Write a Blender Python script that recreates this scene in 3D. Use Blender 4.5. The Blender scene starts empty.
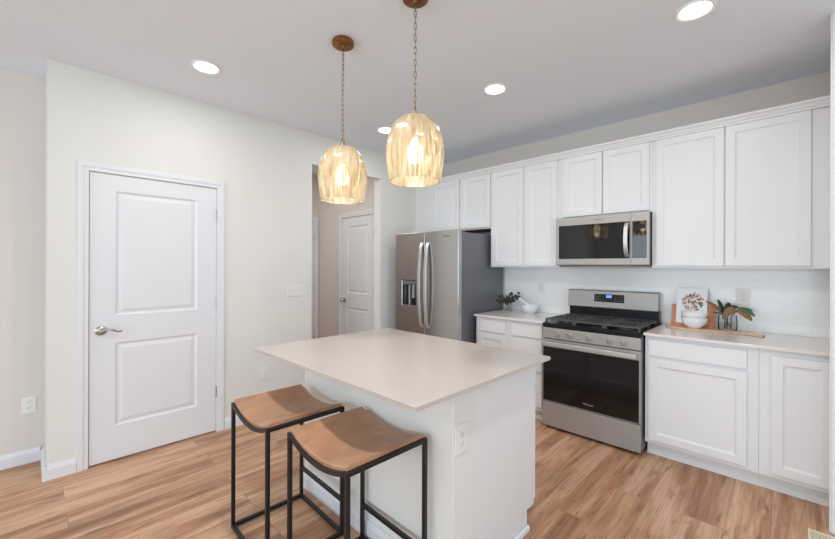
import bpy, bmesh, math, random
from mathutils import Vector, Matrix
random.seed(4)
sc = bpy.context.scene
COL = sc.collection

# ------------------------------------------------------------------ camera
F_PX, YAW, ROLL = 379.0, 2.3434, 0.0031
cam_d = bpy.data.cameras.new('camera')
cam_d.sensor_fit = 'HORIZONTAL'; cam_d.sensor_width = 36.0
cam_d.lens = F_PX * 36.0 / 835.0
cam_d.shift_x = -0.5 / 835.0
cam_d.shift_y = -3.26 / 835.0
cam_d.clip_start = 0.02
cam = bpy.data.objects.new('camera', cam_d); COL.objects.link(cam)
view = Vector((math.cos(YAW), math.sin(YAW), 0.0))
right = Vector((math.sin(YAW), -math.cos(YAW), 0.0)); up = Vector((0, 0, 1))
r2 = right * math.cos(ROLL) + up * math.sin(ROLL)
u2 = -right * math.sin(ROLL) + up * math.cos(ROLL)
M = Matrix((r2, u2, -view)).transposed().to_4x4()
M.translation = Vector((3.445, -3.81, 1.3985))
cam.matrix_world = M
sc.camera = cam

# ------------------------------------------------------------------ world and light
sc.view_settings.view_transform = 'Standard'
sc.view_settings.look = 'None'
sc.view_settings.gamma = 1.0
sc.view_settings.use_curve_mapping = False
sc.view_settings.exposure = -0.13
world = bpy.data.worlds.new('world'); sc.world = world; world.use_nodes = True
world.node_tree.nodes['Background'].inputs[0].default_value = (0.82, 0.90, 1.0, 1)
world.node_tree.nodes['Background'].inputs[1].default_value = 0.6

def area(name, loc, rot, sx, sy, power, color=(1, 1, 1), shape='RECTANGLE', spread=math.pi):
    d = bpy.data.lights.new(name, 'AREA'); d.shape = shape; d.size = sx
    if shape == 'RECTANGLE': d.size_y = sy
    d.energy = power; d.color = color; d.spread = spread
    o = bpy.data.objects.new(name, d); COL.objects.link(o); o.location = loc; o.rotation_euler = rot
    return o
# daylight entering by the openings of the rear wall and of the right side
area('daylight_rear', (3.0, -8.05, 1.35), (math.radians(94), 0, 0), 5.0, 2.2, 134, (0.757, 0.902, 1.0))
area('daylight_right', (6.55, -4.6, 1.35), (math.radians(112), 0, math.radians(90)), 4.6, 2.2, 74, (0.757, 0.902, 1.0))

# ------------------------------------------------------------------ materials
def new_mat(name):
    m = bpy.data.materials.new(name); m.use_nodes = True
    nt = m.node_tree; b = nt.nodes['Principled BSDF']
    return m, nt, b
def srgb(r, g, b):
    f = lambda c: (c / 255 / 12.92) if c / 255 <= 0.04045 else ((c / 255 + 0.055) / 1.055) ** 2.4
    return (f(r), f(g), f(b), 1)
def N(nt, t, **kw):
    n = nt.nodes.new(t)
    for k, v in kw.items(): setattr(n, k, v)
    return n
def plain(name, col, rough=0.5, metal=0.0, var=0.03, scale=6.0, bump=0.0, bscale=200.0, spec=0.5):
    """principled with a faint noise in colour and an optional fine bump"""
    m, nt, b = new_mat(name)
    tc = N(nt, 'ShaderNodeTexCoord'); no = N(nt, 'ShaderNodeTexNoise'); no.inputs['Scale'].default_value = scale
    nt.links.new(tc.outputs['Object'], no.inputs['Vector'])
    mx = N(nt, 'ShaderNodeMix', data_type='RGBA')
    c = Vector(col[:3])
    mx.inputs[6].default_value = (*[max(0, x * (1 - var)) for x in c], 1)
    mx.inputs[7].default_value = (*[min(1, x * (1 + var)) for x in c], 1)
    nt.links.new(no.outputs['Fac'], mx.inputs[0]); nt.links.new(mx.outputs[2], b.inputs['Base Color'])
    b.inputs['Roughness'].default_value = rough; b.inputs['Metallic'].default_value = metal
    b.inputs['Specular IOR Level'].default_value = spec
    if bump:
        n2 = N(nt, 'ShaderNodeTexNoise'); n2.inputs['Scale'].default_value = bscale
        bp = N(nt, 'ShaderNodeBump'); bp.inputs['Strength'].default_value = bump; bp.inputs['Distance'].default_value = 0.002
        nt.links.new(tc.outputs['Object'], n2.inputs['Vector']); nt.links.new(n2.outputs['Fac'], bp.inputs['Height'])
        nt.links.new(bp.outputs['Normal'], b.inputs['Normal'])
    return m
def brushed(name, col, rough=0.3, axis='x', amt=0.12, metal=1.0):
    """brushed metal: streak noise along one axis drives roughness and tone"""
    m, nt, b = new_mat(name)
    tc = N(nt, 'ShaderNodeTexCoord'); mp = N(nt, 'ShaderNodeMapping')
    s = {'x': (1.5, 300, 300), 'z': (300, 300, 1.5)}[axis]
    mp.inputs['Scale'].default_value = s
    no = N(nt, 'ShaderNodeTexNoise'); no.inputs['Scale'].default_value = 1.0; no.inputs['Detail'].default_value = 3
    nt.links.new(tc.outputs['Object'], mp.inputs['Vector']); nt.links.new(mp.outputs['Vector'], no.inputs['Vector'])
    mr = N(nt, 'ShaderNodeMapRange'); mr.inputs['To Min'].default_value = rough - amt * .5; mr.inputs['To Max'].default_value = rough + amt * .5
    nt.links.new(no.outputs['Fac'], mr.inputs['Value']); nt.links.new(mr.outputs['Result'], b.inputs['Roughness'])
    mx = N(nt, 'ShaderNodeMix', data_type='RGBA')
    mx.inputs[6].default_value = (*[x * .93 for x in col[:3]], 1); mx.inputs[7].default_value = (*[min(1, x * 1.05) for x in col[:3]], 1)
    nt.links.new(no.outputs['Fac'], mx.inputs[0]); nt.links.new(mx.outputs[2], b.inputs['Base Color'])
    b.inputs['Metallic'].default_value = metal
    return m
def emit(name, col, strength):
    m, nt, b = new_mat(name)
    b.inputs['Base Color'].default_value = (*col[:3], 1); b.inputs['Emission Color'].default_value = (*col[:3], 1)
    b.inputs['Emission Strength'].default_value = strength
    return m

def floor_mat():
    m, nt, b = new_mat('oak_plank_floor'); L = nt.links.new
    tc = N(nt, 'ShaderNodeTexCoord'); sp = N(nt, 'ShaderNodeSeparateXYZ'); L(tc.outputs['Object'], sp.inputs[0])
    cb = N(nt, 'ShaderNodeCombineXYZ'); L(sp.outputs['Y'], cb.inputs['X']); L(sp.outputs['X'], cb.inputs['Y'])
    br = N(nt, 'ShaderNodeTexBrick'); br.offset = 0.37; br.offset_frequency = 2
    br.inputs['Scale'].default_value = 1.0; br.inputs['Brick Width'].default_value = 1.22; br.inputs['Row Height'].default_value = 0.178
    br.inputs['Mortar Size'].default_value = 0.0013; br.inputs['Mortar Smooth'].default_value = 0.1
    br.inputs['Color1'].default_value = (0, 0, 0, 1); br.inputs['Color2'].default_value = (1, 1, 1, 1); br.inputs['Mortar'].default_value = (.5, .5, .5, 1)
    L(cb.outputs[0], br.inputs['Vector'])
    rnd = N(nt, 'ShaderNodeSeparateColor'); L(br.outputs['Color'], rnd.inputs[0])
    w = N(nt, 'ShaderNodeMath', operation='MULTIPLY'); w.inputs[1].default_value = 37.0; L(rnd.outputs[0], w.inputs[0])
    # long grain
    mp = N(nt, 'ShaderNodeMapping'); mp.inputs['Scale'].default_value = (8, .8, 1); L(tc.outputs['Object'], mp.inputs['Vector'])
    g = N(nt, 'ShaderNodeTexNoise', noise_dimensions='4D'); g.inputs['Scale'].default_value = 1.0; g.inputs['Detail'].default_value = 6; g.inputs['Roughness'].default_value = .62; g.inputs['Distortion'].default_value = .7
    L(mp.outputs[0], g.inputs['Vector']); L(w.outputs[0], g.inputs['W'])
    r = N(nt, 'ShaderNodeValToRGB'); e = r.color_ramp.elements
    e[0].position = .25; e[0].color = srgb(132, 88, 60); e[1].position = .72; e[1].color = srgb(226, 186, 156)
    x = e.new(.44); x.color = srgb(184, 135, 102); x = e.new(.55); x.color = srgb(211, 166, 132)
    L(g.outputs['Fac'], r.inputs[0])
    # fine streaks
    mp2 = N(nt, 'ShaderNodeMapping'); mp2.inputs['Scale'].default_value = (110, 3.5, 1); L(tc.outputs['Object'], mp2.inputs['Vector'])
    g2 = N(nt, 'ShaderNodeTexNoise', noise_dimensions='4D'); g2.inputs['Scale'].default_value = 1.0; g2.inputs['Detail'].default_value = 3
    L(mp2.outputs[0], g2.inputs['Vector']); L(w.outputs[0], g2.inputs['W'])
    mr2 = N(nt, 'ShaderNodeMapRange'); mr2.inputs['From Min'].default_value = .3; mr2.inputs['From Max'].default_value = .7; mr2.inputs['To Min'].default_value = .76; mr2.inputs['To Max'].default_value = 1.1
    L(g2.outputs['Fac'], mr2.inputs['Value'])
    # knots / dark flecks
    mp3 = N(nt, 'ShaderNodeMapping'); mp3.inputs['Scale'].default_value = (34, 5, 1); L(tc.outputs['Object'], mp3.inputs['Vector'])
    g3 = N(nt, 'ShaderNodeTexNoise', noise_dimensions='4D'); g3.inputs['Scale'].default_value = 1.0; g3.inputs['Detail'].default_value = 4; g3.inputs['Distortion'].default_value = .6
    L(mp3.outputs[0], g3.inputs['Vector']); L(w.outputs[0], g3.inputs['W'])
    mr3 = N(nt, 'ShaderNodeMapRange'); mr3.inputs['From Min'].default_value = .57; mr3.inputs['From Max'].default_value = .72; mr3.inputs['To Min'].default_value = 1.0; mr3.inputs['To Max'].default_value = .5
    L(g3.outputs['Fac'], mr3.inputs['Value'])
    mr4 = N(nt, 'ShaderNodeMapRange'); mr4.inputs['To Min'].default_value = .93; mr4.inputs['To Max'].default_value = 1.12; L(rnd.outputs[0], mr4.inputs['Value'])
    a = N(nt, 'ShaderNodeMath', operation='MULTIPLY'); L(mr2.outputs[0], a.inputs[0]); L(mr3.outputs[0], a.inputs[1])
    a2 = N(nt, 'ShaderNodeMath', operation='MULTIPLY'); L(a.outputs[0], a2.inputs[0]); L(mr4.outputs[0], a2.inputs[1])
    mo = N(nt, 'ShaderNodeMapRange'); mo.inputs['To Min'].default_value = 1.0; mo.inputs['To Max'].default_value = .55; L(br.outputs['Fac'], mo.inputs['Value'])
    a3 = N(nt, 'ShaderNodeMath', operation='MULTIPLY'); L(a2.outputs[0], a3.inputs[0]); L(mo.outputs[0], a3.inputs[1])
    vm = N(nt, 'ShaderNodeVectorMath', operation='SCALE'); L(r.outputs[0], vm.inputs[0]); L(a3.outputs[0], vm.inputs['Scale'])
    L(vm.outputs[0], b.inputs['Base Color'])
    b.inputs['Roughness'].default_value = .42; b.inputs['Specular IOR Level'].default_value = .4
    bp = N(nt, 'ShaderNodeBump'); bp.inputs['Strength'].default_value = .25; bp.inputs['Distance'].default_value = .002
    L(a3.outputs[0], bp.inputs['Height']); L(bp.outputs[0], b.inputs['Normal'])
    return m
def wood_mat(name, c0, c1, scale=(40, 4, 40), rough=.45):
    m, nt, b = new_mat(name); L = nt.links.new
    tc = N(nt, 'ShaderNodeTexCoord'); mp = N(nt, 'ShaderNodeMapping'); mp.inputs['Scale'].default_value = scale
    L(tc.outputs['Object'], mp.inputs[0]); no = N(nt, 'ShaderNodeTexNoise'); no.inputs['Scale'].default_value = 1; no.inputs['Detail'].default_value = 5; no.inputs['Distortion'].default_value = .8
    L(mp.outputs[0], no.inputs['Vector']); r = N(nt, 'ShaderNodeValToRGB'); e = r.color_ramp.elements
    e[0].position = .3; e[0].color = c0; e[1].position = .7; e[1].color = c1
    L(no.outputs['Fac'], r.inputs[0]); L(r.outputs[0], b.inputs['Base Color']); b.inputs['Roughness'].default_value = rough
    return m
def quartz_mat(name, col, speck=.05, vein=0.0, rough=.12):
    m, nt, b = new_mat(name); L = nt.links.new
    tc = N(nt, 'ShaderNodeTexCoord'); n1 = N(nt, 'ShaderNodeTexNoise'); n1.inputs['Scale'].default_value = 160; n1.inputs['Detail'].default_value = 2
    n2 = N(nt, 'ShaderNodeTexNoise'); n2.inputs['Scale'].default_value = 2.2; n2.inputs['Detail'].default_value = 5; n2.inputs['Distortion'].default_value = 1.5
    L(tc.outputs['Object'], n1.inputs['Vector']); L(tc.outputs['Object'], n2.inputs['Vector'])
    mr = N(nt, 'ShaderNodeMapRange'); mr.inputs['From Min'].default_value = .35; mr.inputs['From Max'].default_value = .65
    mr.inputs['To Min'].default_value = 1 - speck; mr.inputs['To Max'].default_value = 1 + speck * .4; L(n1.outputs['Fac'], mr.inputs['Value'])
    mv = N(nt, 'ShaderNodeMapRange'); mv.inputs['From Min'].default_value = .35; mv.inputs['From Max'].default_value = .6
    mv.inputs['To Min'].default_value = 1 - vein; mv.inputs['To Max'].default_value = 1.0; L(n2.outputs['Fac'], mv.inputs['Value'])
    a = N(nt, 'ShaderNodeMath', operation='MULTIPLY'); L(mr.outputs[0], a.inputs[0]); L(mv.outputs[0], a.inputs[1])
    rgb = N(nt, 'ShaderNodeRGB'); rgb.outputs[0].default_value = col
    vm = N(nt, 'ShaderNodeVectorMath', operation='SCALE'); L(rgb.outputs[0], vm.inputs[0]); L(a.outputs[0], vm.inputs['Scale'])
    L(vm.outputs[0], b.inputs['Base Color']); b.inputs['Roughness'].default_value = rough
    return m
def tile_mat():
    m, nt, b = new_mat('white_subway_tile'); L = nt.links.new
    tc = N(nt, 'ShaderNodeTexCoord'); sp = N(nt, 'ShaderNodeSeparateXYZ'); L(tc.outputs['Object'], sp.inputs[0])
    cb = N(nt, 'ShaderNodeCombineXYZ'); L(sp.outputs['X'], cb.inputs['X']); L(sp.outputs['Z'], cb.inputs['Y'])
    br = N(nt, 'ShaderNodeTexBrick'); br.inputs['Scale'].default_value = 1; br.inputs['Brick Width'].default_value = .152; br.inputs['Row Height'].default_value = .0762
    br.inputs['Mortar Size'].default_value = .0014; br.inputs['Mortar Smooth'].default_value = .3
    br.inputs['Color1'].default_value = srgb(249, 249, 248); br.inputs['Color2'].default_value = srgb(248, 248, 247); br.inputs['Mortar'].default_value = srgb(240, 240, 239)
    L(cb.outputs[0], br.inputs['Vector']); L(br.outputs['Color'], b.inputs['Base Color'])
    inv = N(nt, 'ShaderNodeMath', operation='SUBTRACT'); inv.inputs[0].default_value = 1; L(br.outputs['Fac'], inv.inputs[1])
    bp = N(nt, 'ShaderNodeBump'); bp.inputs['Strength'].default_value = .2; bp.inputs['Distance'].default_value = .0006; L(inv.outputs[0], bp.inputs['Height'])
    L(bp.outputs[0], b.inputs['Normal']); b.inputs['Roughness'].default_value = .15
    return m
def mercury_glass():
    m, nt, b = new_mat('mercury_glass'); L = nt.links.new
    out = nt.nodes['Material Output']
    tc = N(nt, 'ShaderNodeTexCoord'); sp = N(nt, 'ShaderNodeSeparateXYZ'); L(tc.outputs['Object'], sp.inputs[0])
    ang = N(nt, 'ShaderNodeMath', operation='ARCTAN2'); L(sp.outputs['Y'], ang.inputs[0]); L(sp.outputs['X'], ang.inputs[1])
    cb = N(nt, 'ShaderNodeCombineXYZ'); L(ang.outputs[0], cb.inputs['X']); L(sp.outputs['Z'], cb.inputs['Y'])
    mp = N(nt, 'ShaderNodeMapping'); mp.inputs['Scale'].default_value = (11, 9, 1); L(cb.outputs[0], mp.inputs[0])
    n1 = N(nt, 'ShaderNodeTexNoise'); n1.inputs['Scale'].default_value = 1; n1.inputs['Detail'].default_value = 6; n1.inputs['Roughness'].default_value = .7
    L(mp.outputs[0], n1.inputs['Vector'])
    # streaks: fine vertical lines
    mp2 = N(nt, 'ShaderNodeMapping'); mp2.inputs['Scale'].default_value = (42, 4, 1); L(cb.outputs[0], mp2.inputs[0])
    n2 = N(nt, 'ShaderNodeTexNoise'); n2.inputs['Scale'].default_value = 1; n2.inputs['Detail'].default_value = 4; L(mp2.outputs[0], n2.inputs['Vector'])
    s = N(nt, 'ShaderNodeMath', operation='ADD'); L(n1.outputs['Fac'], s.inputs[0]); L(n2.outputs['Fac'], s.inputs[1])
    h = N(nt, 'ShaderNodeMath', operation='MULTIPLY'); h.inputs[1].default_value = .5; L(s.outputs[0], h.inputs[0])
    r = N(nt, 'ShaderNodeValToRGB'); e = r.color_ramp.elements
    e[0].position = .38; e[0].color = srgb(158, 134, 94); e[1].position = .60; e[1].color = srgb(247, 246, 240)
    x = e.new(.48); x.color = srgb(212, 200, 174); L(h.outputs[0], r.inputs[0])
    tr = N(nt, 'ShaderNodeBsdfTransparent'); L(r.outputs[0], tr.inputs['Color'])
    tl = N(nt, 'ShaderNodeBsdfTranslucent'); L(r.outputs[0], tl.inputs['Color'])
    df = N(nt, 'ShaderNodeBsdfDiffuse'); L(r.outputs[0], df.inputs['Color'])
    gl = N(nt, 'ShaderNodeBsdfGlossy'); gl.inputs['Roughness'].default_value = .12; gl.inputs['Color'].default_value = (1, .95, .85, 1)
    m1 = N(nt, 'ShaderNodeMixShader'); m1.inputs[0].default_value = .45; L(tl.outputs[0], m1.inputs[1]); L(df.outputs[0], m1.inputs[2])
    mr = N(nt, 'ShaderNodeMapRange'); mr.inputs['From Min'].default_value = .4; mr.inputs['From Max'].default_value = .62; mr.inputs['To Min'].default_value = .25; mr.inputs['To Max'].default_value = .75
    L(h.outputs[0], mr.inputs['Value'])
    m2 = N(nt, 'ShaderNodeMixShader'); L(mr.outputs[0], m2.inputs[0]); L(m1.outputs[0], m2.inputs[1]); L(tr.outputs[0], m2.inputs[2])
    fr = N(nt, 'ShaderNodeLayerWeight'); fr.inputs[0].default_value = .25
    m3 = N(nt, 'ShaderNodeMixShader'); L(fr.outputs['Facing'], m3.inputs[0]); L(m2.outputs[0], m3.inputs[1]); L(gl.outputs[0], m3.inputs[2])
    fm = N(nt, 'ShaderNodeMath', operation='MULTIPLY'); fm.inputs[1].default_value = .5; L(fr.outputs['Facing'], fm.inputs[0]); L(fm.outputs[0], m3.inputs[0])
    bp = N(nt, 'ShaderNodeBump'); bp.inputs['Strength'].default_value = .5; bp.inputs['Distance'].default_value = .003; L(h.outputs[0], bp.inputs['Height'])
    L(bp.outputs[0], gl.inputs['Normal'])
    L(m3.outputs[0], out.inputs['Surface'])
    return m
def clear_glass(name, col=(.99, .995, .995, 1)):
    m, nt, b = new_mat(name); L = nt.links.new; out = nt.nodes['Material Output']
    tr = N(nt, 'ShaderNodeBsdfTransparent'); tr.inputs[0].default_value = col
    gl = N(nt, 'ShaderNodeBsdfGlossy'); gl.inputs['Roughness'].default_value = .03
    fr = N(nt, 'ShaderNodeLayerWeight'); fr.inputs[0].default_value = .12
    mx = N(nt, 'ShaderNodeMixShader'); L(fr.outputs[0], mx.inputs[0]); L(tr.outputs[0], mx.inputs[1]); L(gl.outputs[0], mx.inputs[2])
    L(mx.outputs[0], out.inputs['Surface'])
    return m
def cover_mat():
    """cookbook cover: white paper with a round scatter of blossom colours and grey title strokes"""
    m, nt, b = new_mat('cookbook_cover'); L = nt.links.new
    tc = N(nt, 'ShaderNodeTexCoord'); sp = N(nt, 'ShaderNodeSeparateXYZ'); L(tc.outputs['Object'], sp.inputs[0])
    vo = N(nt, 'ShaderNodeTexVoronoi'); vo.inputs['Scale'].default_value = 75; L(tc.outputs['Object'], vo.inputs['Vector'])
    sc_ = N(nt, 'ShaderNodeSeparateColor'); L(vo.outputs['Color'], sc_.inputs[0])
    r = N(nt, 'ShaderNodeValToRGB'); r.color_ramp.interpolation = 'CONSTANT'; e = r.color_ramp.elements
    e[0].position = 0; e[0].color = srgb(240, 238, 238); e[1].position = .8; e[1].color = srgb(86, 94, 84)
    for p_, c_ in ((.2, srgb(222, 186, 180)), (.36, srgb(196, 132, 128)), (.48, srgb(232, 224, 215)), (.62, srgb(122, 118, 104)), (.9, srgb(206, 160, 158))):
        x = e.new(p_); x.color = c_
    L(sc_.outputs[0], r.inputs[0])
    dx = N(nt, 'ShaderNodeVectorMath', operation='DISTANCE'); cz = N(nt, 'ShaderNodeCombineXYZ')
    L(sp.outputs['X'], cz.inputs['X']); L(sp.outputs['Z'], cz.inputs['Z'])
    L(cz.outputs[0], dx.inputs[0]); dx.inputs[1].default_value = (0.006, 0, .172)
    nz = N(nt, 'ShaderNodeTexNoise'); nz.inputs['Scale'].default_value = 40; L(tc.outputs['Object'], nz.inputs['Vector'])
    ad = N(nt, 'ShaderNodeMath', operation='MULTIPLY_ADD'); ad.inputs[1].default_value = .05; L(nz.outputs['Fac'], ad.inputs[0]); L(dx.outputs['Value'], ad.inputs[2])
    lt = N(nt, 'ShaderNodeMath', operation='LESS_THAN'); lt.inputs[1].default_value = .098; L(ad.outputs[0], lt.inputs[0])
    mx = N(nt, 'ShaderNodeMix', data_type='RGBA'); mx.inputs[6].default_value = srgb(238, 241, 246); L(lt.outputs[0], mx.inputs[0]); L(r.outputs[0], mx.inputs[7])
    L(mx.outputs[2], b.inputs['Base Color']); b.inputs['Roughness'].default_value = .3
    return m

MT = {}
MT['wall'] = plain('cream_wall_paint', srgb(230, 229, 224), .85, var=.01, bump=.08, bscale=350)
MT['hall'] = plain('greige_wall_paint', srgb(224, 216, 209), .85, var=.01)
MT['ceiling'] = plain('ceiling_paint', srgb(236, 242, 249), .9, var=.01)
MT['trim'] = plain('white_trim_paint', srgb(231, 231, 234), .4, var=.008)
MT['cab'] = plain('white_cabinet_paint', srgb(233, 233, 234), .38, var=.006)
MT['panel_brown'] = wood_mat('dark_brown_panel', srgb(92, 52, 40), srgb(120, 72, 55))
MT['floor'] = floor_mat()
MT['island_top'] = quartz_mat('warm_quartz', srgb(199, 188, 180), .03, 0.0, .2)
MT['quartz'] = quartz_mat('white_veined_quartz', srgb(236, 229, 226), .04, .05, .15)
MT['tile'] = tile_mat()
MT['steel'] = brushed('brushed_steel', srgb(180, 177, 174), .5, 'x', .12, .6)
MT['steel_v'] = brushed('brushed_steel_upright_grain', srgb(196, 194, 194), .2, 'x', .08, 1.0)
MT['steel_dark'] = plain('grey_painted_steel', srgb(120, 121, 126), .38, .35, var=.02)
MT['chrome'] = plain('satin_nickel', srgb(190, 188, 186), .22, 1.0)
MT['handle'] = brushed('handle_steel', srgb(214, 213, 213), .38, 'z', .06, .75)
MT['black_glass'] = plain('black_glass', (.006, .006, .007, 1), .04, var=0, spec=.65)
MT['black'] = plain('black_enamel', (.010, .010, .011, 1), .3, var=.1, spec=.25)
MT['iron'] = plain('cast_iron', (.075, .077, .082, 1), .45, var=.15, bump=.3)
MT['black_metal'] = plain('black_powder_coat', srgb(26, 27, 32), .38, .1, var=.05)
MT['plastic'] = plain('white_plastic', srgb(236, 235, 231), .35, var=.005)
MT['slot'] = plain('dark_slot', srgb(120, 117, 113), .6)
MT['seat'] = wood_mat('tan_leather_seat', srgb(164, 118, 88), srgb(196, 149, 115), (9, 5, 9), .4)
MT['bronze'] = plain('antique_bronze', srgb(142, 98, 54), .42, .7, var=.4, scale=30)
MT['chain'] = plain('aged_brass_chain', srgb(118, 94, 68), .4, .7, var=.2, scale=60)
MT['mercury'] = mercury_glass()
MT['bulb'] = emit('lit_bulb', (1, .95, .87), 16)
MT['led'] = emit('downlight_diffuser', (1, .98, .95), 9)
MT['ring'] = plain('downlight_trim_white', srgb(238, 238, 238), .5, var=0)
MT['ceramic'] = plain('white_ceramic', srgb(242, 242, 244), .18, var=.005)
MT['board'] = wood_mat('light_beech_board', srgb(214, 168, 126), srgb(234, 198, 160), (8, 60, 60))
MT['acacia'] = wood_mat('orange_wood_stand', srgb(196, 122, 78), srgb(222, 154, 110), (40, 40, 6))
MT['cover'] = cover_mat()
MT['paper'] = plain('paper_edge', srgb(240, 238, 232), .8)
MT['glass'] = clear_glass('clear_glass')
MT['water'] = clear_glass('grey_water', (.95, .965, .96, 1))
MT['leaf_g'] = plain('dark_green_leaf', srgb(34, 62, 44), .35, var=.35, scale=25)
MT['leaf_t'] = plain('teal_green_leaf', srgb(62, 120, 92), .35, var=.3, scale=25)
MT['leaf_b'] = plain('brown_leaf_underside', srgb(140, 108, 72), .6, var=.25, scale=30)
MT['leaf_dark'] = plain('dark_mixed_leaf', srgb(56, 60, 44), .45, var=.4, scale=30)
MT['stem'] = plain('dark_stem', srgb(62, 48, 38), .6)
MT['display'] = emit('blue_display', (.10, .22, .95), 1.6)
MT['keys'] = plain('pale_key_print', srgb(120, 122, 124), .5)
MT['vent'] = plain('beige_vent', srgb(238, 222, 194), .45, var=.02)
MT['slat_dark'] = plain('vent_shade', srgb(70, 58, 46), .8)
MT['logo'] = plain('silver_logo', srgb(215, 215, 215), .3, .6)
MT['logo_dark'] = plain('dark_logo', srgb(110, 108, 106), .4, .5)

# ------------------------------------------------------------------ mesh helpers
class MB:
    def __init__(s): s.bm = bmesh.new()
    def box(s, x0, x1, y0, y1, z0, z1):
        v = [s.bm.verts.new(p) for p in ((x0, y0, z0), (x1, y0, z0), (x1, y1, z0), (x0, y1, z0), (x0, y0, z1), (x1, y0, z1), (x1, y1, z1), (x0, y1, z1))]
        for f in ((3, 2, 1, 0), (4, 5, 6, 7), (0, 1, 5, 4), (1, 2, 6, 5), (2, 3, 7, 6), (3, 0, 4, 7)): s.bm.faces.new([v[i] for i in f])
        return s
    def loft(s, rings, cap=True, closed=False):
        R = [[s.bm.verts.new(p) for p in r] for r in rings]
        n = len(R[0]); m = len(R)
        for i in range(m if closed else m - 1):
            a, b = R[i], R[(i + 1) % m]
            for j in range(n): s.bm.faces.new((a[j], a[(j + 1) % n], b[(j + 1) % n], b[j]))
        if cap and not closed:
            s.bm.faces.new(list(reversed(R[0]))); s.bm.faces.new(R[-1])
        return s
    def lathe(s, prof, c=(0, 0, 0), n=40, cap=True):
        rings = [[(c[0] + r * math.cos(2 * math.pi * j / n), c[1] + r * math.sin(2 * math.pi * j / n), c[2] + z) for j in range(n)] for r, z in prof]
        return s.loft(rings, cap)
    def tube(s, pts, r, n=10, closed=False, rect=None):
        """sweep a circle (or a rect of half sizes) along points"""
        P = [Vector(p) for p in pts]; m = len(P); rings = []
        ref = None
        for i in range(m):
            if closed: t = (P[(i + 1) % m] - P[i - 1]).normalized()
            else: t = (P[min(i + 1, m - 1)] - P[max(i - 1, 0)]).normalized()
            if ref is None: ref = Vector((0, 0, 1)) if abs(t.z) < .9 else Vector((0, 1, 0))
            a = t.cross(ref)
            if a.length < 1e-5: a = t.cross(Vector((1, 0, 0)))
            a.normalize(); b_ = a.cross(t).normalized(); ref = b_
            rr = r[i] if isinstance(r, (list, tuple)) else r
            if rect:
                rings.append([P[i] + a * rect[0] * sx + b_ * rect[1] * sy for sx, sy in ((-1, -1), (1, -1), (1, 1), (-1, 1))])
            else:
                rings.append([P[i] + (a * math.cos(2 * math.pi * j / n) + b_ * math.sin(2 * math.pi * j / n)) * rr for j in range(n)])
        return s.loft(rings, not closed, closed)
    def front(s, fn, a0, a1, b0, b1, t, panels, prof):
        """slab with moulded panels. fn(a,b,d) -> xyz, d = distance out of the wall. prof = [(inset, depth)...]"""
        A = sorted({a0, a1, *[p[0] for p in panels], *[p[1] for p in panels]}); B = sorted({b0, b1, *[p[2] for p in panels], *[p[3] for p in panels]})
        vc = {}
        def V(a, b, d):
            k = (round(a, 5), round(b, 5), round(d, 5))
            if k not in vc: vc[k] = s.bm.verts.new(fn(a, b, d))
            return vc[k]
        def Q(*ks):
            s.bm.faces.new([V(*k) for k in ks])
        for i in range(len(A) - 1):
            for j in range(len(B) - 1):
                ca, cb = (A[i] + A[i + 1]) / 2, (B[j] + B[j + 1]) / 2
                if any(p[0] < ca < p[1] and p[2] < cb < p[3] for p in panels): continue
                Q((A[i], B[j], t), (A[i + 1], B[j], t), (A[i + 1], B[j + 1], t), (A[i], B[j + 1], t))
        for (pa0, pa1, pb0, pb1) in panels:
            prev = (pa0, pa1, pb0, pb1, t)
            for ins, dep in prof:
                cur = (pa0 + ins, pa1 - ins, pb0 + ins, pb1 - ins, t - dep)
                o = [(prev[0], prev[2]), (prev[1], prev[2]), (prev[1], prev[3]), (prev[0], prev[3])]
                n_ = [(cur[0], cur[2]), (cur[1], cur[2]), (cur[1], cur[3]), (cur[0], cur[3])]
                for q in range(4):
                    r_ = (q + 1) % 4
                    Q((*o[q], prev[4]), (*o[r_], prev[4]), (*n_[r_], cur[4]), (*n_[q], cur[4]))
                prev = cur
            Q((prev[0], prev[2], prev[4]), (prev[1], prev[2], prev[4]), (prev[1], prev[3], prev[4]), (prev[0], prev[3], prev[4]))
        # edges and back
        for i in range(len(A) - 1):
            Q((A[i], b0, 0), (A[i + 1], b0, 0), (A[i + 1], b0, t), (A[i], b0, t))
            Q((A[i], b1, t), (A[i + 1], b1, t), (A[i + 1], b1, 0), (A[i], b1, 0))
        for j in range(len(B) - 1):
            Q((a0, B[j], t), (a0, B[j + 1], t), (a0, B[j + 1], 0), (a0, B[j], 0))
            Q((a1, B[j], 0), (a1, B[j + 1], 0), (a1, B[j + 1], t), (a1, B[j], t))
        Q((a0, b0, 0), (a0, b1, 0), (a1, b1, 0), (a1, b0, 0))
        return s
    def build(s, name, mat, parent=None, smooth=False, bevel=0.0, bseg=2, solid=0.0):
        bmesh.ops.recalc_face_normals(s.bm, faces=s.bm.faces)
        me = bpy.data.meshes.new(name); s.bm.to_mesh(me); s.bm.free()
        me.materials.append(mat)
        o = bpy.data.objects.new(name, me); COL.objects.link(o)
        if smooth:
            for p in me.polygons: p.use_smooth = True
            me.set_sharp_from_angle(angle=math.radians(40))
        if bevel:
            b = o.modifiers.new('bevel', 'BEVEL'); b.width = bevel; b.segments = bseg; b.limit_method = 'ANGLE'; b.angle_limit = math.radians(40)
        if solid:
            so = o.modifiers.new('solid', 'SOLIDIFY'); so.thickness = solid
        if parent is not None:
            o.parent = parent
            o.matrix_parent_inverse = Matrix.Identity(4)
            off = parent_world(parent)
            for v in me.vertices: v.co = v.co - off
        return o
def parent_world(p):
    """world translation of a parent chain (parents are only translated while parts are being built)"""
    w = Vector((0, 0, 0))
    while p is not None: w += p.location; p = p.parent
    return w
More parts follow.
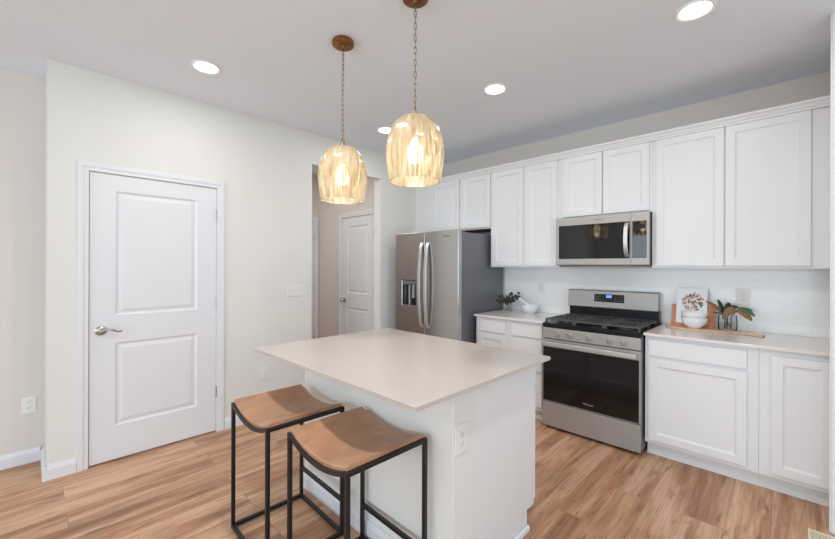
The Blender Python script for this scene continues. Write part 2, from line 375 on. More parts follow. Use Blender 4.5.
def thing(name, label, cat, loc=(0, 0, 0), group=None):
    o = bpy.data.objects.new(name, None); COL.objects.link(o); o.location = loc; o.empty_display_size = .05
    return tag(o, label, cat, group)
def tag(o, label, cat, group=None, kind=None):
    if label: o['label'] = label
    if cat: o['category'] = cat
    if group: o['group'] = group
    if kind: o['kind'] = kind
    return o
def struct(o, label, cat):
    o['kind'] = 'structure'; o['label'] = label; o['category'] = cat
    return o
def copy_tree(o, parent=None):
    c = o.copy(); COL.objects.link(c)
    if parent is not None: c.parent = parent
    for ch in [x for x in COL.objects if x.parent == o]: copy_tree(ch, c)
    return c
def text(body, name, mat, parent, loc, rot, size, ext=.0006):
    cu = bpy.data.curves.new(name, 'FONT'); cu.body = body; cu.size = size; cu.extrude = ext; cu.align_x = 'CENTER'; cu.align_y = 'CENTER'
    cu.materials.append(mat)
    tmp = bpy.data.objects.new('tmp', cu); me = bpy.data.meshes.new_from_object(tmp); bpy.data.objects.remove(tmp); bpy.data.curves.remove(cu)
    me.name = name; o = bpy.data.objects.new(name, me); COL.objects.link(o)
    o.parent = parent; o.location = Vector(loc) - parent_world(parent); o.rotation_euler = rot
    return o
FACE_Y = lambda y: (lambda a, b, d: (a, y - d, b))      # front faces -y
FACE_YB = lambda y: (lambda a, b, d: (a, y + d, b))     # front faces +y
FACE_X = lambda x: (lambda a, b, d: (x + d, a, b))      # front faces +x
SHAKER = [(.004, .006), (.014, .009)]
DOORP = [(.012, .010), (.022, .010), (.045, .003)]

# ------------------------------------------------------------------ the setting
H = 2.74
EY = -3.728      # free end of the left wall
RX = 3.655       # right wall by the cabinets
m = MB(); m.box(-3.2, 6.9, -8.3, .3, -.1, 0); struct(m.build('floor', MT['floor']), 'wood plank floor running through the whole kitchen', 'floor')
m = MB(); m.box(-3.2, 6.9, -8.3, .3, H, H + .12); struct(m.build('ceiling', MT['ceiling']), 'flat pale grey ceiling over the kitchen', 'ceiling')
# left wall with pantry door and passage
D0, D1, DH = -3.523, -2.708, 2.048
O0, O1, OH = -1.815, -.915, 2.43
m = MB()
m.box(-.12, 0, EY, D0 - .012, 0, H); m.box(-.12, 0, D0 - .012, D1 + .012, DH + .012, H)
m.box(-.12, 0, D1 + .012, O0, 0, H); m.box(-.12, 0, O0, O1, OH, H); m.box(-.12, 0, O1, .12, 0, H); m.box(0, .212, -.322, 0, 0, H)
m.box(-.4, -.1201, EY, EY + .12, 0, H)
struct(m.build('wall_left', MT['wall']), 'cream left wall with the pantry door and the passage', 'wall')
m = MB(); m.box(-.52, -.4, -8.1, EY + .12, 0, H); struct(m.build('wall_far_left', MT['hall'], ), 'wall set back at the far left edge, with an outlet', 'wall')
m = MB(); m.box(.0005, RX + .12, .0003, .12, 0, H); wb = struct(m.build('wall_back', MT['hall']), 'greige wall behind and above the cabinets', 'wall')
m = MB(); m.box(1.13, RX - .001, -.008, -.0002, .9145, 1.392); bs = m.build('backsplash', MT['tile'], wb); bs['label'] = 'white glossy subway tile backsplash'
m = MB(); m.box(RX, RX + .12, -.846, -.0005, 0, H); struct(m.build('wall_right', MT['wall']), 'short wall at the right end of the cabinets', 'wall')
m = MB(); m.box(3.606, RX + .16, -.858, -.8465, 0, H); m.box(3.613, RX + .15, -.863, -.858, 0, H)
struct(m.build('trim_1', MT['trim'], bevel=.003), 'white trim board on the wall end at the right edge', 'trim')
# room beyond the camera
m = MB(); m.box(RX + .1205, 6.7, -.87, -.75, 0, H); struct(m.build('wall_far_right', MT['wall']), 'wall of the next room, right of the wall end', 'wall')
m = MB()
for a in ((-.52, .4, 0, H), (5.6, 6.7, 0, H), (.4, 5.6, 2.45, H), (.4, 5.6, 0, .12)): m.box(a[0], a[1], -8.12, -8.0, a[2], a[3])
struct(m.build('wall_rear', MT['wall']), 'rear wall of the room with one wide window opening', 'wall')
m = MB()
for a in ((-8.0, -7.0, 0, H), (-2.2, -.8705, 0, H), (-7.0, -2.2, 2.45, H), (-7.0, -2.2, 0, .12)): m.box(6.5, 6.62, a[0], a[1], a[2], a[3])
struct(m.build('wall_side_right', MT['wall']), 'right side wall of the room with one wide window opening', 'wall')
# hall beyond the passage
HX, HY = -1.523, -.82
E0, E1 = -.924, -.234
m = MB(); m.box(HX, E0 - .012, HY, HY + .1, 0, H); m.box(E1 + .012, -.1202, HY, HY + .1, 0, H); m.box(E0 - .012, E1 + .012, HY, HY + .1, DH + .012, H)
struct(m.build('wall_hall_right', MT['hall']), 'hall wall holding the door seen through the passage', 'wall')
G0, G1 = -1.62, -.893
m = MB(); m.box(HX - .12, HX, -2.6, G0 - .012, 0, H); m.box(HX - .12, HX, G1 + .012, HY + .1, 0, H); m.box(HX - .12, HX, G0 - .012, G1 + .012, DH + .012, H)
struct(m.build('wall_hall_end', MT['hall']), 'end wall of the hall behind the passage', 'wall')
m = MB(); m.box(HX, -.1203, -2.7, -2.6, 0, H); struct(m.build('wall_hall_left', MT['hall']), 'hall wall hidden behind the left wall', 'wall')

def base_prof(m, p0, p1, nrm, h=.095, t=.013):
    """skirting from p0 to p1 (2D), standing out along nrm"""
    pr = [(0, 0), (t, 0), (t, h * .72), (t * .72, h * .86), (t * .45, h), (0, h)]
    rings = [[(p[0] + nrm[0] * d, p[1] + nrm[1] * d, z) for d, z in pr] for p in (p0, p1)]
    m.loft(rings)
    return m
CW, CT = .058, .016
m = MB()
base_prof(m, (.0002, EY - .022), (.0002, D0 - CW - .004), (1, 0)); base_prof(m, (.0002, D1 + CW + .004), (.0002, O0), (1, 0)); base_prof(m, (.0002, O1), (.0002, -.324), (1, 0))
base_prof(m, (-.386, EY - .0002), (.0135, EY - .0002), (0, -1), t=.022)
base_prof(m, (0.013, O0 + .0002), (-.12, O0 + .0002), (0, 1)); base_prof(m, (0.013, O1 - .0002), (-.1203, O1 - .0002), (0, -1))
struct(m.build('baseboard_left', MT['trim']), 'white baseboard along the left wall', 'baseboard')
m = MB(); base_prof(m, (-.3998, -7.99), (-.3998, EY - .0225), (1, 0)); struct(m.build('baseboard_far_left', MT['trim']), 'white baseboard of the set-back wall at the far left', 'baseboard')
m = MB(); base_prof(m, (HX, HY - .0002), (E0 - CW - .004, HY - .0002), (0, -1)); struct(m.build('baseboard_hall', MT['trim']), 'white baseboard in the hall', 'baseboard')
m = MB(); base_prof(m, (RX + .17, -.8702), (6.49, -.8702), (0, -1)); struct(m.build('baseboard_far_right', MT['trim']), 'white baseboard of the next room', 'baseboard')

def casing_piece(m, fn, a0, a1, b0, b1):
    """flat casing with a stepped profile round three sides of an opening a0..a1, 0..b1"""
    g = .003
    for (d0, d1, w0, w1) in ((0, CT * .7, 0, CW), (CT * .7, CT, CW * .45, CW * .94)):
        for seg in ('l', 'r', 't'):
            if seg == 'l': q = (a0 - g - w1, a0 - g - w0, b0, b1 + g + w0)
            if seg == 'r': q = (a1 + g + w0, a1 + g + w1, b0, b1 + g + w0)
            if seg == 't': q = (a0 - g - w1, a1 + g + w1, b1 + g + w0, b1 + g + w1)
            P = [fn(a, b, d) for d in (d0, d1) for a, b in ((q[0], q[2]), (q[1], q[2]), (q[1], q[3]), (q[0], q[3]))]
            v = [m.bm.verts.new(p) for p in P]
            for f in ((3, 2, 1, 0), (4, 5, 6, 7), (0, 1, 5, 4), (1, 2, 6, 5), (2, 3, 7, 6), (3, 0, 4, 7)): m.bm.faces.new([v[i] for i in f])
    return m
def panel_door(name, label, fn, a0, a1, hinge_at_a1=True, knob='lever', z0=.012):
    """interior two-panel door in its frame. fn(a, b, d) maps wall coordinates to the room"""
    z1 = DH - .003
    sw = .145 * (a1 - a0) / .815 + .0
    pan = [(a0 + sw, a1 - sw, .25, .845), (a0 + sw, a1 - sw, 1.04, 1.93)]
    m = MB(); m.front(lambda a, b, d: fn(a, b, d - .037), a0 + .003, a1 - .003, z0, z1, .035, pan, DOORP)
    d = m.build(name, MT['trim'], bevel=0)
    struct(d, label, 'door')
    m = MB(); casing_piece(m, fn, a0, a1, 0, DH); cs = m.build('door_casing', MT['trim'], d, bevel=.0015)
    m = MB()
    for q in ((a0 - .012, a0, 0, DH), (a1, a1 + .012, 0, DH), (a0 - .012, a1 + .012, DH, DH + .012)):
        P = [fn(a, b, dd) for dd in (-.118, .0005) for a, b in ((q[0], q[2]), (q[1], q[2]), (q[1], q[3]), (q[0], q[3]))]
        v = [m.bm.verts.new(p) for p in P]
        for f in ((3, 2, 1, 0), (4, 5, 6, 7), (0, 1, 5, 4), (1, 2, 6, 5), (2, 3, 7, 6), (3, 0, 4, 7)): m.bm.faces.new([v[i] for i in f])
    m.build('door_jamb', MT['trim'], d)
    ha = a1 if hinge_at_a1 else a0
    for hz in (.34, 1.09, 1.82):
        m = MB(); m.tube([fn(ha, hz - .045, .004), fn(ha, hz + .045, .004)], .0065, 8)
        m.build('hinge', MT['chrome'], d, smooth=True)
    ka = a0 + .064 if hinge_at_a1 else a1 - .064
    sgn = 1 if hinge_at_a1 else -1
    if knob:
        n = 24
        def ring(r, dd, rz=1.0): return [fn(ka + r * math.cos(2 * math.pi * j / n), .94 + r * rz * math.sin(2 * math.pi * j / n), dd) for j in range(n)]
        m = MB(); m.loft([ring(.033, -.002), ring(.033, .003), ring(.027, .009), ring(.014, .011), ring(.012, .03)])
        if knob == 'lever':
            m2 = MB(); pts = [fn(ka + sgn * t * .112, .94 + .010 * math.sin(t * 5.2) , .040 + .008 * math.sin(t * 3)) for t in [i / 12 for i in range(13)]]
            m2.tube([fn(ka, .94, .026)] + pts, [.011, .011] + [.0085] * 8 + [.007] * 4, 10)
            h = m.build('rosette', MT['chrome'], d, smooth=True)
            m2.build('lever_handle', MT['chrome'], d, smooth=True)
        else:
            m.build('rosette', MT['chrome'], d, smooth=True)
            m2 = MB(); m2.loft([ring(.012, .03), ring(.024, .038), ring(.029, .05), ring(.024, .062), ring(.008, .066)])
            m2.build('door_knob', MT['chrome'], d, smooth=True)
    return d
panel_door('door_1', 'white two-panel pantry door with lever handle in the left wall', FACE_X(0.0), D0, D1)
panel_door('door_2', 'white two-panel door with round knob seen through the passage', FACE_Y(HY), E0, E1, True, 'knob')
panel_door('door_3', 'white door on the hall end wall, only its hinged edge showing', FACE_X(HX), G0, G1, True, 'knob')

# electrical plates
def plate(name, label, cat, fn, a, b, w, h, kind='outlet', n=1):
    """wall plate centred on (a, b)"""
    t = thing(name, label, cat, fn(a, b, 0))
    m = MB()
    def bx(m, q, d0, d1):
        P = [fn(aa, bb, d) for d in (d0, d1) for aa, bb in ((q[0], q[2]), (q[1], q[2]), (q[1], q[3]), (q[0], q[3]))]
        v = [m.bm.verts.new(p) for p in P]
        for f in ((3, 2, 1, 0), (4, 5, 6, 7), (0, 1, 5, 4), (1, 2, 6, 5), (2, 3, 7, 6), (3, 0, 4, 7)): m.bm.faces.new([v[i] for i in f])
    bx(m, (a - w / 2, a + w / 2, b - h / 2, b + h / 2), .0003, .0055)
    m.build('cover_plate', MT['plastic'], t, bevel=.002)
    for k in range(n):
        ca = a + (k - (n - 1) / 2) * .046
        if kind == 'outlet':
            for s_ in (-1, 1):
                m = MB(); cb = b + s_ * .0195
                bx(m, (ca - .0165, ca + .0165, cb - .0145, cb + .0145), .0055, .0078); so = m.build('socket', MT['plastic'], t, bevel=.003)
                m = MB()
                bx(m, (ca - .0085, ca - .0062, cb - .003, cb + .007), .0075, .0083); bx(m, (ca + .0062, ca + .0085, cb - .003, cb + .006), .0075, .0083); bx(m, (ca - .0022, ca + .0022, cb - .0105, cb - .006), .0075, .0083)
                m.build('slots', MT['slot'], so)
        else:
            m = MB(); bx(m, (ca - .006, ca + .006, b - .012, b + .012), .0055, .007); bx(m, (ca - .0045, ca + .0045, b + .001, b + .009), .007, .016)
            m.build('toggle', MT['plastic'], t, bevel=.001)
    return t
plate('light_switch', 'white triple light switch plate on the cream wall right of the pantry door', 'switch', FACE_X(0), -1.995, 1.16, .165, .115, 'switch', 3)
plate('wall_outlet', 'white outlet low on the cream wall just left of the island', 'outlet', FACE_X(0), -2.296, .41, .072, .115)
plate('wall_outlet', 'white outlet low on the set-back wall at the far left', 'outlet', FACE_X(-.4), -3.81, .41, .072, .115)
plate('wall_outlet', 'white outlet on the backsplash above the plant in the glass vase', 'outlet', FACE_Y(-.008), 3.203, 1.172, .085, .125)
plate('wall_outlet', 'white outlet on the backsplash left of the range, above the mortar', 'outlet', FACE_Y(-.008), 1.572, 1.176, .072, .118)

# ------------------------------------------------------------------ cabinets
def cab_door(parent, x0, x1, z0, z1, y, name='door', fn=None, frame=.052, th=.019, flat=False):
    m = MB(); fn = fn or FACE_Y(y)
    pans = [] if flat else [(x0 + frame, x1 - frame, z0 + frame, z1 - frame)]
    m.front(fn, x0, x1, z0, z1, th, pans, SHAKER)
    return m.build(name, MT['cab'], parent, bevel=.002, bseg=2)
UF = -.322
def upper(label, x0, x1, z0, doors, dz0, dz1=2.403):
    t = thing('wall_cabinet', label, 'cabinet', ((x0 + x1) / 2, -.16, z0))
    m = MB(); m.box(x0 + .0001, x1 - .0001, UF, -.001 if z0 > 1.6 else -.0085, z0, 2.425); m.build('cabinet_body', MT['cab'], t)
    for a, b in doors: cab_door(t, a, b, dz0, dz1, UF - .0005)
    return t
t = upper('white two-door wall cabinet over the refrigerator', .2125, 1.146, 1.812, [(.312, .723), (.745, 1.142)], 1.828)
t.name = 'wall_cabinet'
m = MB(); m.box(.25, 1.12, -.30, -.02, 1.806, 1.8115); up_ = m.build('underside_panel', MT['panel_brown'], t); up_['label'] = 'brown underside'  # dark brown sheet under the cabinet body
upper('tall white two-door wall cabinet between refrigerator and microwave', 1.147, 1.904, 1.392, [(1.172, 1.533), (1.565, 1.886)], 1.408)
upper('short white two-door wall cabinet over the microwave', 1.905, 2.667, 1.842, [(1.944, 2.288), (2.300, 2.648)], 1.856)
upper('tall white two-door wall cabinet right of the microwave', 2.668, RX - .0002, 1.392, [(2.697, 3.118), (3.127, 3.552)], 1.408)
# crown moulding
m = MB()
pr = [(0, 0), (.022, 0), (.022, .014), (.030, .018), (.034, .030), (.044, .040), (.048, .042), (.048, .056), (0, .056)]
m.loft([[(x, UF - .0005 - d, 2.4045 + z) for d, z in pr] for x in (.2125, RX - .001)])
m.box(.2125, RX - .001, UF, -.001, 2.4255, 2.444)
tag(m.build('crown_moulding', MT['cab']), 'white crown moulding along the top of all the wall cabinets', 'moulding')

BF = -.61
def base_cab(label, x0, x1, fronts, y0=-.001, bf=BF):
    t = thing('base_cabinet', label, 'cabinet', ((x0 + x1) / 2, (bf + y0) / 2, 0))
    m = MB(); m.box(x0 + .0001, x1 - .0001, bf, y0, .105, .8948); m.build('cabinet_body', MT['cab'], t)
    m = MB(); m.box(x0 + .0001, x1 - .0001, bf + .07, y0, 0, .1045); m.box(x0 + .0001, x1 - .0001, bf + .062, bf + .0695, .0, .02); m.build('toe_kick', MT['cab'], t)
    for kind, a, b, z0, z1 in fronts: cab_door(t, a, b, z0, z1, bf - .0005, 'door' if kind == 'door' else 'drawer_front', flat=(kind != 'door'))
    return t
base_cab('white base cabinet of drawers and one door beside the refrigerator', 1.165, 1.904,
         [('drawer', 1.20, 1.515, .752, .868), ('door', 1.20, 1.515, .13, .733), ('drawer', 1.573, 1.883, .752, .868), ('drawer', 1.573, 1.883, .452, .738), ('drawer', 1.573, 1.883, .14, .438)])
base_cab('white base cabinet with drawer over wide door, right of the range', 2.690, 3.318, [('drawer', 2.714, 3.262, .75, .868), ('door', 2.714, 3.262, .132, .728)])
base_cab('white base cabinet with full-height door at the right wall', 3.319, RX - .001, [('door', 3.376, 3.640, .132, .857)])
m = MB(); m.box(1.158, 1.9065, -.648, -.0085, .895, .914); tag(m.build('worktop', MT['quartz'], bevel=.002), 'pale stone worktop between refrigerator and range', 'worktop')
m = MB(); m.box(2.6845, RX - .001, -.648, -.0085, .895, .914); tag(m.build('worktop', MT['quartz'], bevel=.002), 'pale stone worktop right of the range, carrying board and bowls', 'worktop')

# ------------------------------------------------------------------ island
IX0, IX1, IYF, IYB = 1.25, 2.458, -2.586, -1.888
isl = thing('kitchen_island', 'white kitchen island under the two pendant lamps', 'island', ((IX0 + IX1) / 2, -2.25, 0))
m = MB(); m.box(IX0, IX1, IYF, -2.43, 0, .8948); p = m.build('knee_wall', MT['wall'], isl, bevel=.002); p['label'] = 'cream painted knee wall behind the stools'
m = MB(); m.box(IX0, IX1 - .003, -2.4298, -1.957, 0, .1045); m.box(IX0, IX1 - .001, -2.4298, IYB, .105, .8948); m.build('cabinet_body', MT['cab'], isl, bevel=.001)
for a, b in ((1.27, 1.845), (1.865, 2.4565)):
    cab_door(isl, a, b, .132, .728, 0, 'door', fn=FACE_YB(IYB + .0005)); cab_door(isl, a, b, .75, .868, 0, 'drawer_front', fn=FACE_YB(IYB + .0005), flat=True)
m = MB(); base_prof(m, (IX0 - .013, IYF - .0002), (IX1 + .013, IYF - .0002), (0, -1)); base_prof(m, (IX1 + .0002, IYF - .0135), (IX1 + .0002, -1.957), (1, 0), h=.028); base_prof(m, (IX0 - .0002, IYF - .0135), (IX0 - .0002, -1.957), (-1, 0), h=.028)
m.build('base_moulding', MT['trim'], isl)
m = MB(); m.box(IX1 - .0005, IX1 + .006, IYF, -2.05, .868, .8948); m.build('cleat', MT['trim'], isl)
m = MB(); m.box(1.190, 2.532, -2.882, -1.846, .8955, .914); tp = m.build('countertop', MT['island_top'], isl, bevel=.002); tp['label'] = 'warm beige quartz countertop overhanging the stools'
plate('wall_outlet', 'white outlet on the right end of the island', 'outlet', FACE_X(IX1 + .0002), -2.535, .672, .085, .122)

# ------------------------------------------------------------------ stools
def make_stool(cx, cy, label):
    W, D, HT, r = .2235, .195, .668, .0090     # half sizes
    t = thing('counter_stool', label, 'stool', (cx, cy, 0), 'counter stools at the island')
    def B(m, p0, p1): m.tube([(cx + p0[0], cy + p0[1], p0[2]), (cx + p1[0], cy + p1[1], p1[2])], 0, rect=(r, r)); return m
    for sx in (-1, 1):
        for sy in (-1, 1): B(MB(), (sx * W, sy * D, 0), (sx * W, sy * D, HT)).build('leg', MT['black_metal'], t, bevel=.002)
    for sx in (-1, 1):
        B(MB(), (sx * W, -D + r, .014), (sx * W, D - r, .014)).build('floor_rail', MT['black_metal'], t, bevel=.002)
        B(MB(), (sx * W, -D + r, HT - r), (sx * W, D - r, HT - r)).build('seat_rail', MT['black_metal'], t, bevel=.002)
    for sy in (-1, 1): B(MB(), (-W + r, sy * D, .014), (W - r, sy * D, .014)).build('floor_rail', MT['black_metal'], t, bevel=.002)
    B(MB(), (-W + r, D, .183), (W - r, D, .183)).build('footrest', MT['black_metal'], t, bevel=.002)
    sag = lambda u: -.042 * (1 - u * u)
    n = 24
    for sy in (-1, 1):
        m = MB(); m.tube([(cx + (W - r) * (-1 + 2 * i / n), cy + sy * D, HT - r + sag(-1 + 2 * i / n)) for i in range(n + 1)], 0, rect=(r, r))
        m.build('curved_rail', MT['black_metal'], t, smooth=True)
    m = MB(); rings = []
    for i in range(n + 1):
        u = -1 + 2 * i / n; x = cx + u * (W - .004); z = HT + .0006 + sag(u); d = D - .002
        rings.append([(x, cy - d, z), (x, cy + d, z), (x, cy + d, z + .012), (x, cy + d - .005, z + .017), (x, cy - d + .005, z + .017), (x, cy - d, z + .012)])
    m.loft(rings); s_ = m.build('seat', MT['seat'], t, smooth=True); s_['label'] = 'curved tan leather saddle seat'
    return t
s1 = make_stool(1.560, -2.860, 'black metal stool with tan saddle seat, farther one, nearer the pantry door')
s2 = copy_tree(s1); s2.location = (2.112, -2.821, 0); s2['label'] = 'black metal stool with tan saddle seat, nearer one, at the island corner'
s1.rotation_euler.z = math.radians(-1.8); s2.rotation_euler.z = math.radians(-1.6)

# ------------------------------------------------------------------ pendants
def make_pendant(cx, cy, label, ZT=2.13):
    t = thing('pendant_lamp', label, 'lamp', (cx, cy, H), 'pendant lamps over the island')
    m = MB(); m.lathe([(.0, -.0005), (.060, -.0005), (.064, -.006), (.064, -.026), (.058, -.031), (.014, -.031), (.011, -.046), (.0, -.047)], (cx, cy, H), 32, False)
    c = m.build('canopy', MT['bronze'], t, smooth=True); c['label'] = 'round bronze ceiling canopy'
    # chain
    m = MB(); z = H - .050; i = 0; L_, w, wr = .017, .0062, .0017
    while z - L_ * 2 > ZT + .010:
        pts = []
        ang = math.pi / 2 * (i % 2) + .3
        for k in range(14):
            a = 2 * math.pi * k / 14
            px = w * math.cos(a); pz = (L_ - w) * (1 if math.sin(a) > 0 else -1) * (0 if abs(math.sin(a)) < 1e-6 else 1) + w * math.sin(a)
            pts.append((cx + px * math.cos(ang), cy + px * math.sin(ang), z - L_ + pz))
        m.tube(pts, wr, 6, closed=True); z -= 2 * (L_ - wr * 1.2); i += 1
    # the two long oval end loops
    m.tube([(cx + .010 * math.cos(2 * math.pi * k / 18), cy + .006 * math.cos(2 * math.pi * k / 18), (z + ZT) / 2 + (abs(z - ZT) / 2 + .006) * math.sin(2 * math.pi * k / 18)) for k in range(18)], .002, 6, closed=True)
    m.tube([(cx + .009, cy + .002, H - .045), (cx + .007, cy + .001, 2.45), (cx + .006, cy, ZT + .01)], .0009, 5)
    m.build('chain', MT['chain'], t, smooth=True)
    m = MB(); m.lathe([(.0, .018), (.008, .018), (.010, .010), (.022, .006), (.026, -.004), (.024, -.012), (.0, -.012)], (cx, cy, ZT), 28, False)
    m.build('shade_cap', MT['chain'], t, smooth=True)
    prof = [(.022, 2.128), (.050, 2.122), (.078, 2.106), (.103, 2.080), (.122, 2.048), (.135, 2.010), (.1425, 1.965), (.1435, 1.925), (.1405, 1.880), (.135, 1.835), (.128, 1.795), (.1255, 1.780)]
    prof = [(r, ZT + (z_ - 2.130) * .945) for r, z_ in prof]
    inner = [(r - .0035, z_ - (.0035 if i_ < 4 else 0)) for i_, (r, z_) in enumerate(prof)]
    m = MB(); n = 64; allp = prof + [(.1222, prof[-1][1] + .0005)] + list(reversed(inner))[1:]
    def rr(r, j): return r * (1 + .006 * math.sin(j * 2 * math.pi / n * 16))
    m.loft([[(cx + rr(r, j) * math.cos(2 * math.pi * j / n), cy + rr(r, j) * math.sin(2 * math.pi * j / n), z_) for j in range(n)] for r, z_ in allp], False)
    s_ = m.build('lamp_shade', MT['mercury'], t, smooth=True); s_['label'] = 'bell-shaped golden mottled glass shade'
    for v in s_.data.vertices: pass
    m = MB(); m.lathe([(.0, 0), (.010, 0), (.010, -.03), (.019, -.035), (.019, -.095), (.015, -.10), (0, -.10)], (cx, cy, ZT - .013), 20, False); m.build('socket', MT['bronze'], t, smooth=True)
    m = MB(); m.lathe([(.0, 0), (.014, -.002), (.018, -.018), (.033, -.046), (.039, -.076), (.035, -.104), (.021, -.122), (.0, -.127)], (cx, cy, ZT - .113), 24, False); m.build('light_bulb', MT['bulb'], t, smooth=True)
    d = bpy.data.lights.new('bulb_glow', 'POINT'); d.energy = 1.5; d.color = (1, .93, .80); d.shadow_soft_size = .035
    o = bpy.data.objects.new('bulb_glow', d); COL.objects.link(o); o.parent = t; o.location = (0, 0, ZT - .262 - H)
    return t
p1 = make_pendant(1.545, -2.507, 'golden glass pendant lamp on a chain, farther one, nearer the passage', 2.117)
p2 = make_pendant(2.127, -2.482, 'golden glass pendant lamp on a chain, nearer one, in front of the cabinets', 2.145)
p2.rotation_euler.z = 2.2

# ------------------------------------------------------------------ recessed lights
def downlight(x, y, label, watt=4.2):
    t = thing('recessed_light', label, 'ceiling light', (x, y, H), 'recessed ceiling lights')
    m = MB(); m.lathe([(.070, -.004), (.086, -.0085), (.092, -.004), (.093, -.0005), (.070, -.0005)], (x, y, H), 40, False); m.build('trim_ring', MT['ring'], t, smooth=True)
    m = MB(); m.lathe([(.0, -.001), (.070, -.001), (.070, -.005), (0, -.0055)], (x, y, H), 36, False); m.build('diffuser', MT['led'], t, smooth=True)
    a = area('downlight_glow', (0, 0, -.02), (0, 0, 0), .13, .13, watt, (1, .985, .96), 'DISK'); a.parent = t
    return t
for x, y, l in ((.629, -2.979, 'white recessed ceiling light near the pantry door'), (.608, -1.358, 'white recessed ceiling light behind the nearer pendant, by the passage'),
                (1.859, -1.354, 'white recessed ceiling light above the range area, centre'), (3.097, -1.387, 'large bright recessed ceiling light at the top right'),
                (1.859, -2.98, 'white recessed ceiling light over the middle of the island'), (3.097, -2.98, 'white recessed ceiling light right of the island')):
    downlight(x, y, l, 12.0 if (y < -2.5 and x > 1.5) else (3.6 if y < -2.5 else 3.8))
a = area('hall_fill', (-.8, -1.8, H - .02), (0, 0, 0), .13, .13, 9, (1, .97, .95), 'DISK')  # unseen lamp without a fixture, added to brighten the hall

# ------------------------------------------------------------------ refrigerator
fr = thing('refrigerator', 'stainless side-by-side refrigerator with water dispenser', 'refrigerator', (.66, -.45, 0))
FX0, FX1, FS, FY = .203, 1.121, .668, -.855
m = MB(); m.box(FX0 + .012, FX1 - .008, -.795, -.03, .02, 1.745); m.box(FX0 + .03, FX1 - .03, -.77, -.05, 0, .0195); b_ = m.build('refrigerator_body', MT['steel_dark'], fr, bevel=.004); b_['label'] = 'grey painted side panels'
m = MB(); m.box(FX0 + .03, FX1 - .03, -.82, -.7955, .02, .06); m.build('kick_grille', MT['black'], fr)
# dispenser door with a recess
DX0, DX1, DZ0, DZ1 = .310, .535, .955, 1.245
m = MB(); m.front(FACE_Y(-.80), FX0, FS - .003, .065, 1.765, .055, [(DX0, DX1, DZ0, DZ1)], [(.004, .004), (.010, .045)]); dl = m.build('freezer_door', MT['steel_v'], fr, bevel=.004)
m = MB(); m.front(FACE_Y(-.80), FS + .003, FX1, .065, 1.765, .055, [], []); dr = m.build('fridge_door', MT['steel_v'], fr, bevel=.004)
m = MB(); m.box(DX0 + .012, DX1 - .012, -.8122, -.8108, DZ0 + .012, DZ1 - .012); dp = m.build('dispenser_recess', MT['black'], dl)
m = MB(); m.box(DX0 + .004, DX1 - .004, -.8555, -.8125, DZ1 - .05, DZ1 - .008); m.build('dispenser_panel', MT['steel_dark'], dl, bevel=.002)
m = MB(); m.box(DX0 + .10, DX0 + .115, -.845, -.8125, DZ0 + .012, DZ1 - .052); m.box(DX0 + .145, DX0 + .175, -.835, -.8125, DZ0 + .09, DZ1 - .052); m.build('dispenser_lever', MT['handle'], dl, bevel=.002)
m = MB(); m.box(DX0 + .012, DX1 - .012, -.853, -.8125, DZ0 + .004, DZ0 + .012); m.build('drip_tray', MT['steel_dark'], dl)
for hx, par in ((.627, dl), (.716, dr)):
    m = MB(); n = 20
    pts = [(hx, -.858 - .052 * math.sin(math.pi * i / n) ** .55 if 0 < i < n else -.856, .745 + .905 * i / n) for i in range(n + 1)]
    m.tube(pts, 0, rect=(.017, .008)); m.build('handle', MT['handle'], par, smooth=True, bevel=.003)
text('Whirlpool', 'logo', MT['logo_dark'], dr, (.965, -.8555, 1.705), (math.radians(90), 0, 0), .024)
m = MB(); m.box(FX1 - .10, FX1 - .008, -.83, -.74, 1.7455, 1.762); m.build('hinge_cover', MT['steel_dark'], fr, bevel=.004)

# ------------------------------------------------------------------ range
rg = thing('gas_range', 'stainless gas range with black oven door between the base cabinets', 'range', (2.295, -.35, 0))
RX0, RX1 = 1.9125, 2.677
m = MB(); m.box(RX0, RX1, -.645, -.03, .035, .905); m.build('range_body', MT['steel_dark'], rg, bevel=.002)
for lx in (RX0 + .04, RX1 - .04):
    for ly in (-.60, -.08):
        m = MB(); m.lathe([(0, 0), (.018, 0), (.018, .034), (0, .034)], (lx, ly, 0), 16, False); m.build('foot', MT['black'], rg)
m = MB(); m.front(FACE_Y(-.646), RX0 + .002, RX1 - .002, .028, .232, .032, [], []); m.build('storage_drawer', MT['steel'], rg, bevel=.004)
# oven door
m = MB(); m.front(FACE_Y(-.646), RX0 + .002, RX1 - .002, .240, .775, .032, [(RX0 + .008, RX1 - .012, .244, .708)], [(.001, .004)])
od = m.build('oven_door', MT['steel'], rg, bevel=.003)
m = MB(); m.box(RX0 + .0095, RX1 - .0135, -.6775, -.6742, .2455, .7065); g_ = m.build('oven_glass', MT['black_glass'], od); g_['label'] = 'black oven window'
m = MB(); m.box(RX0 + .024, RX1 - .022, -.728, -.706, .722, .758); m.box(RX0 + .03, RX0 + .05, -.706, -.6782, .728, .752); m.box(RX1 - .055, RX1 - .035, -.706, -.6782, .728, .752)
m.build('oven_handle', MT['handle'], od, bevel=.005, bseg=3)
text('Whirlpool', 'logo', MT['logo'], od, (2.300, -.6778, .290), (math.radians(90), 0, 0), .019)
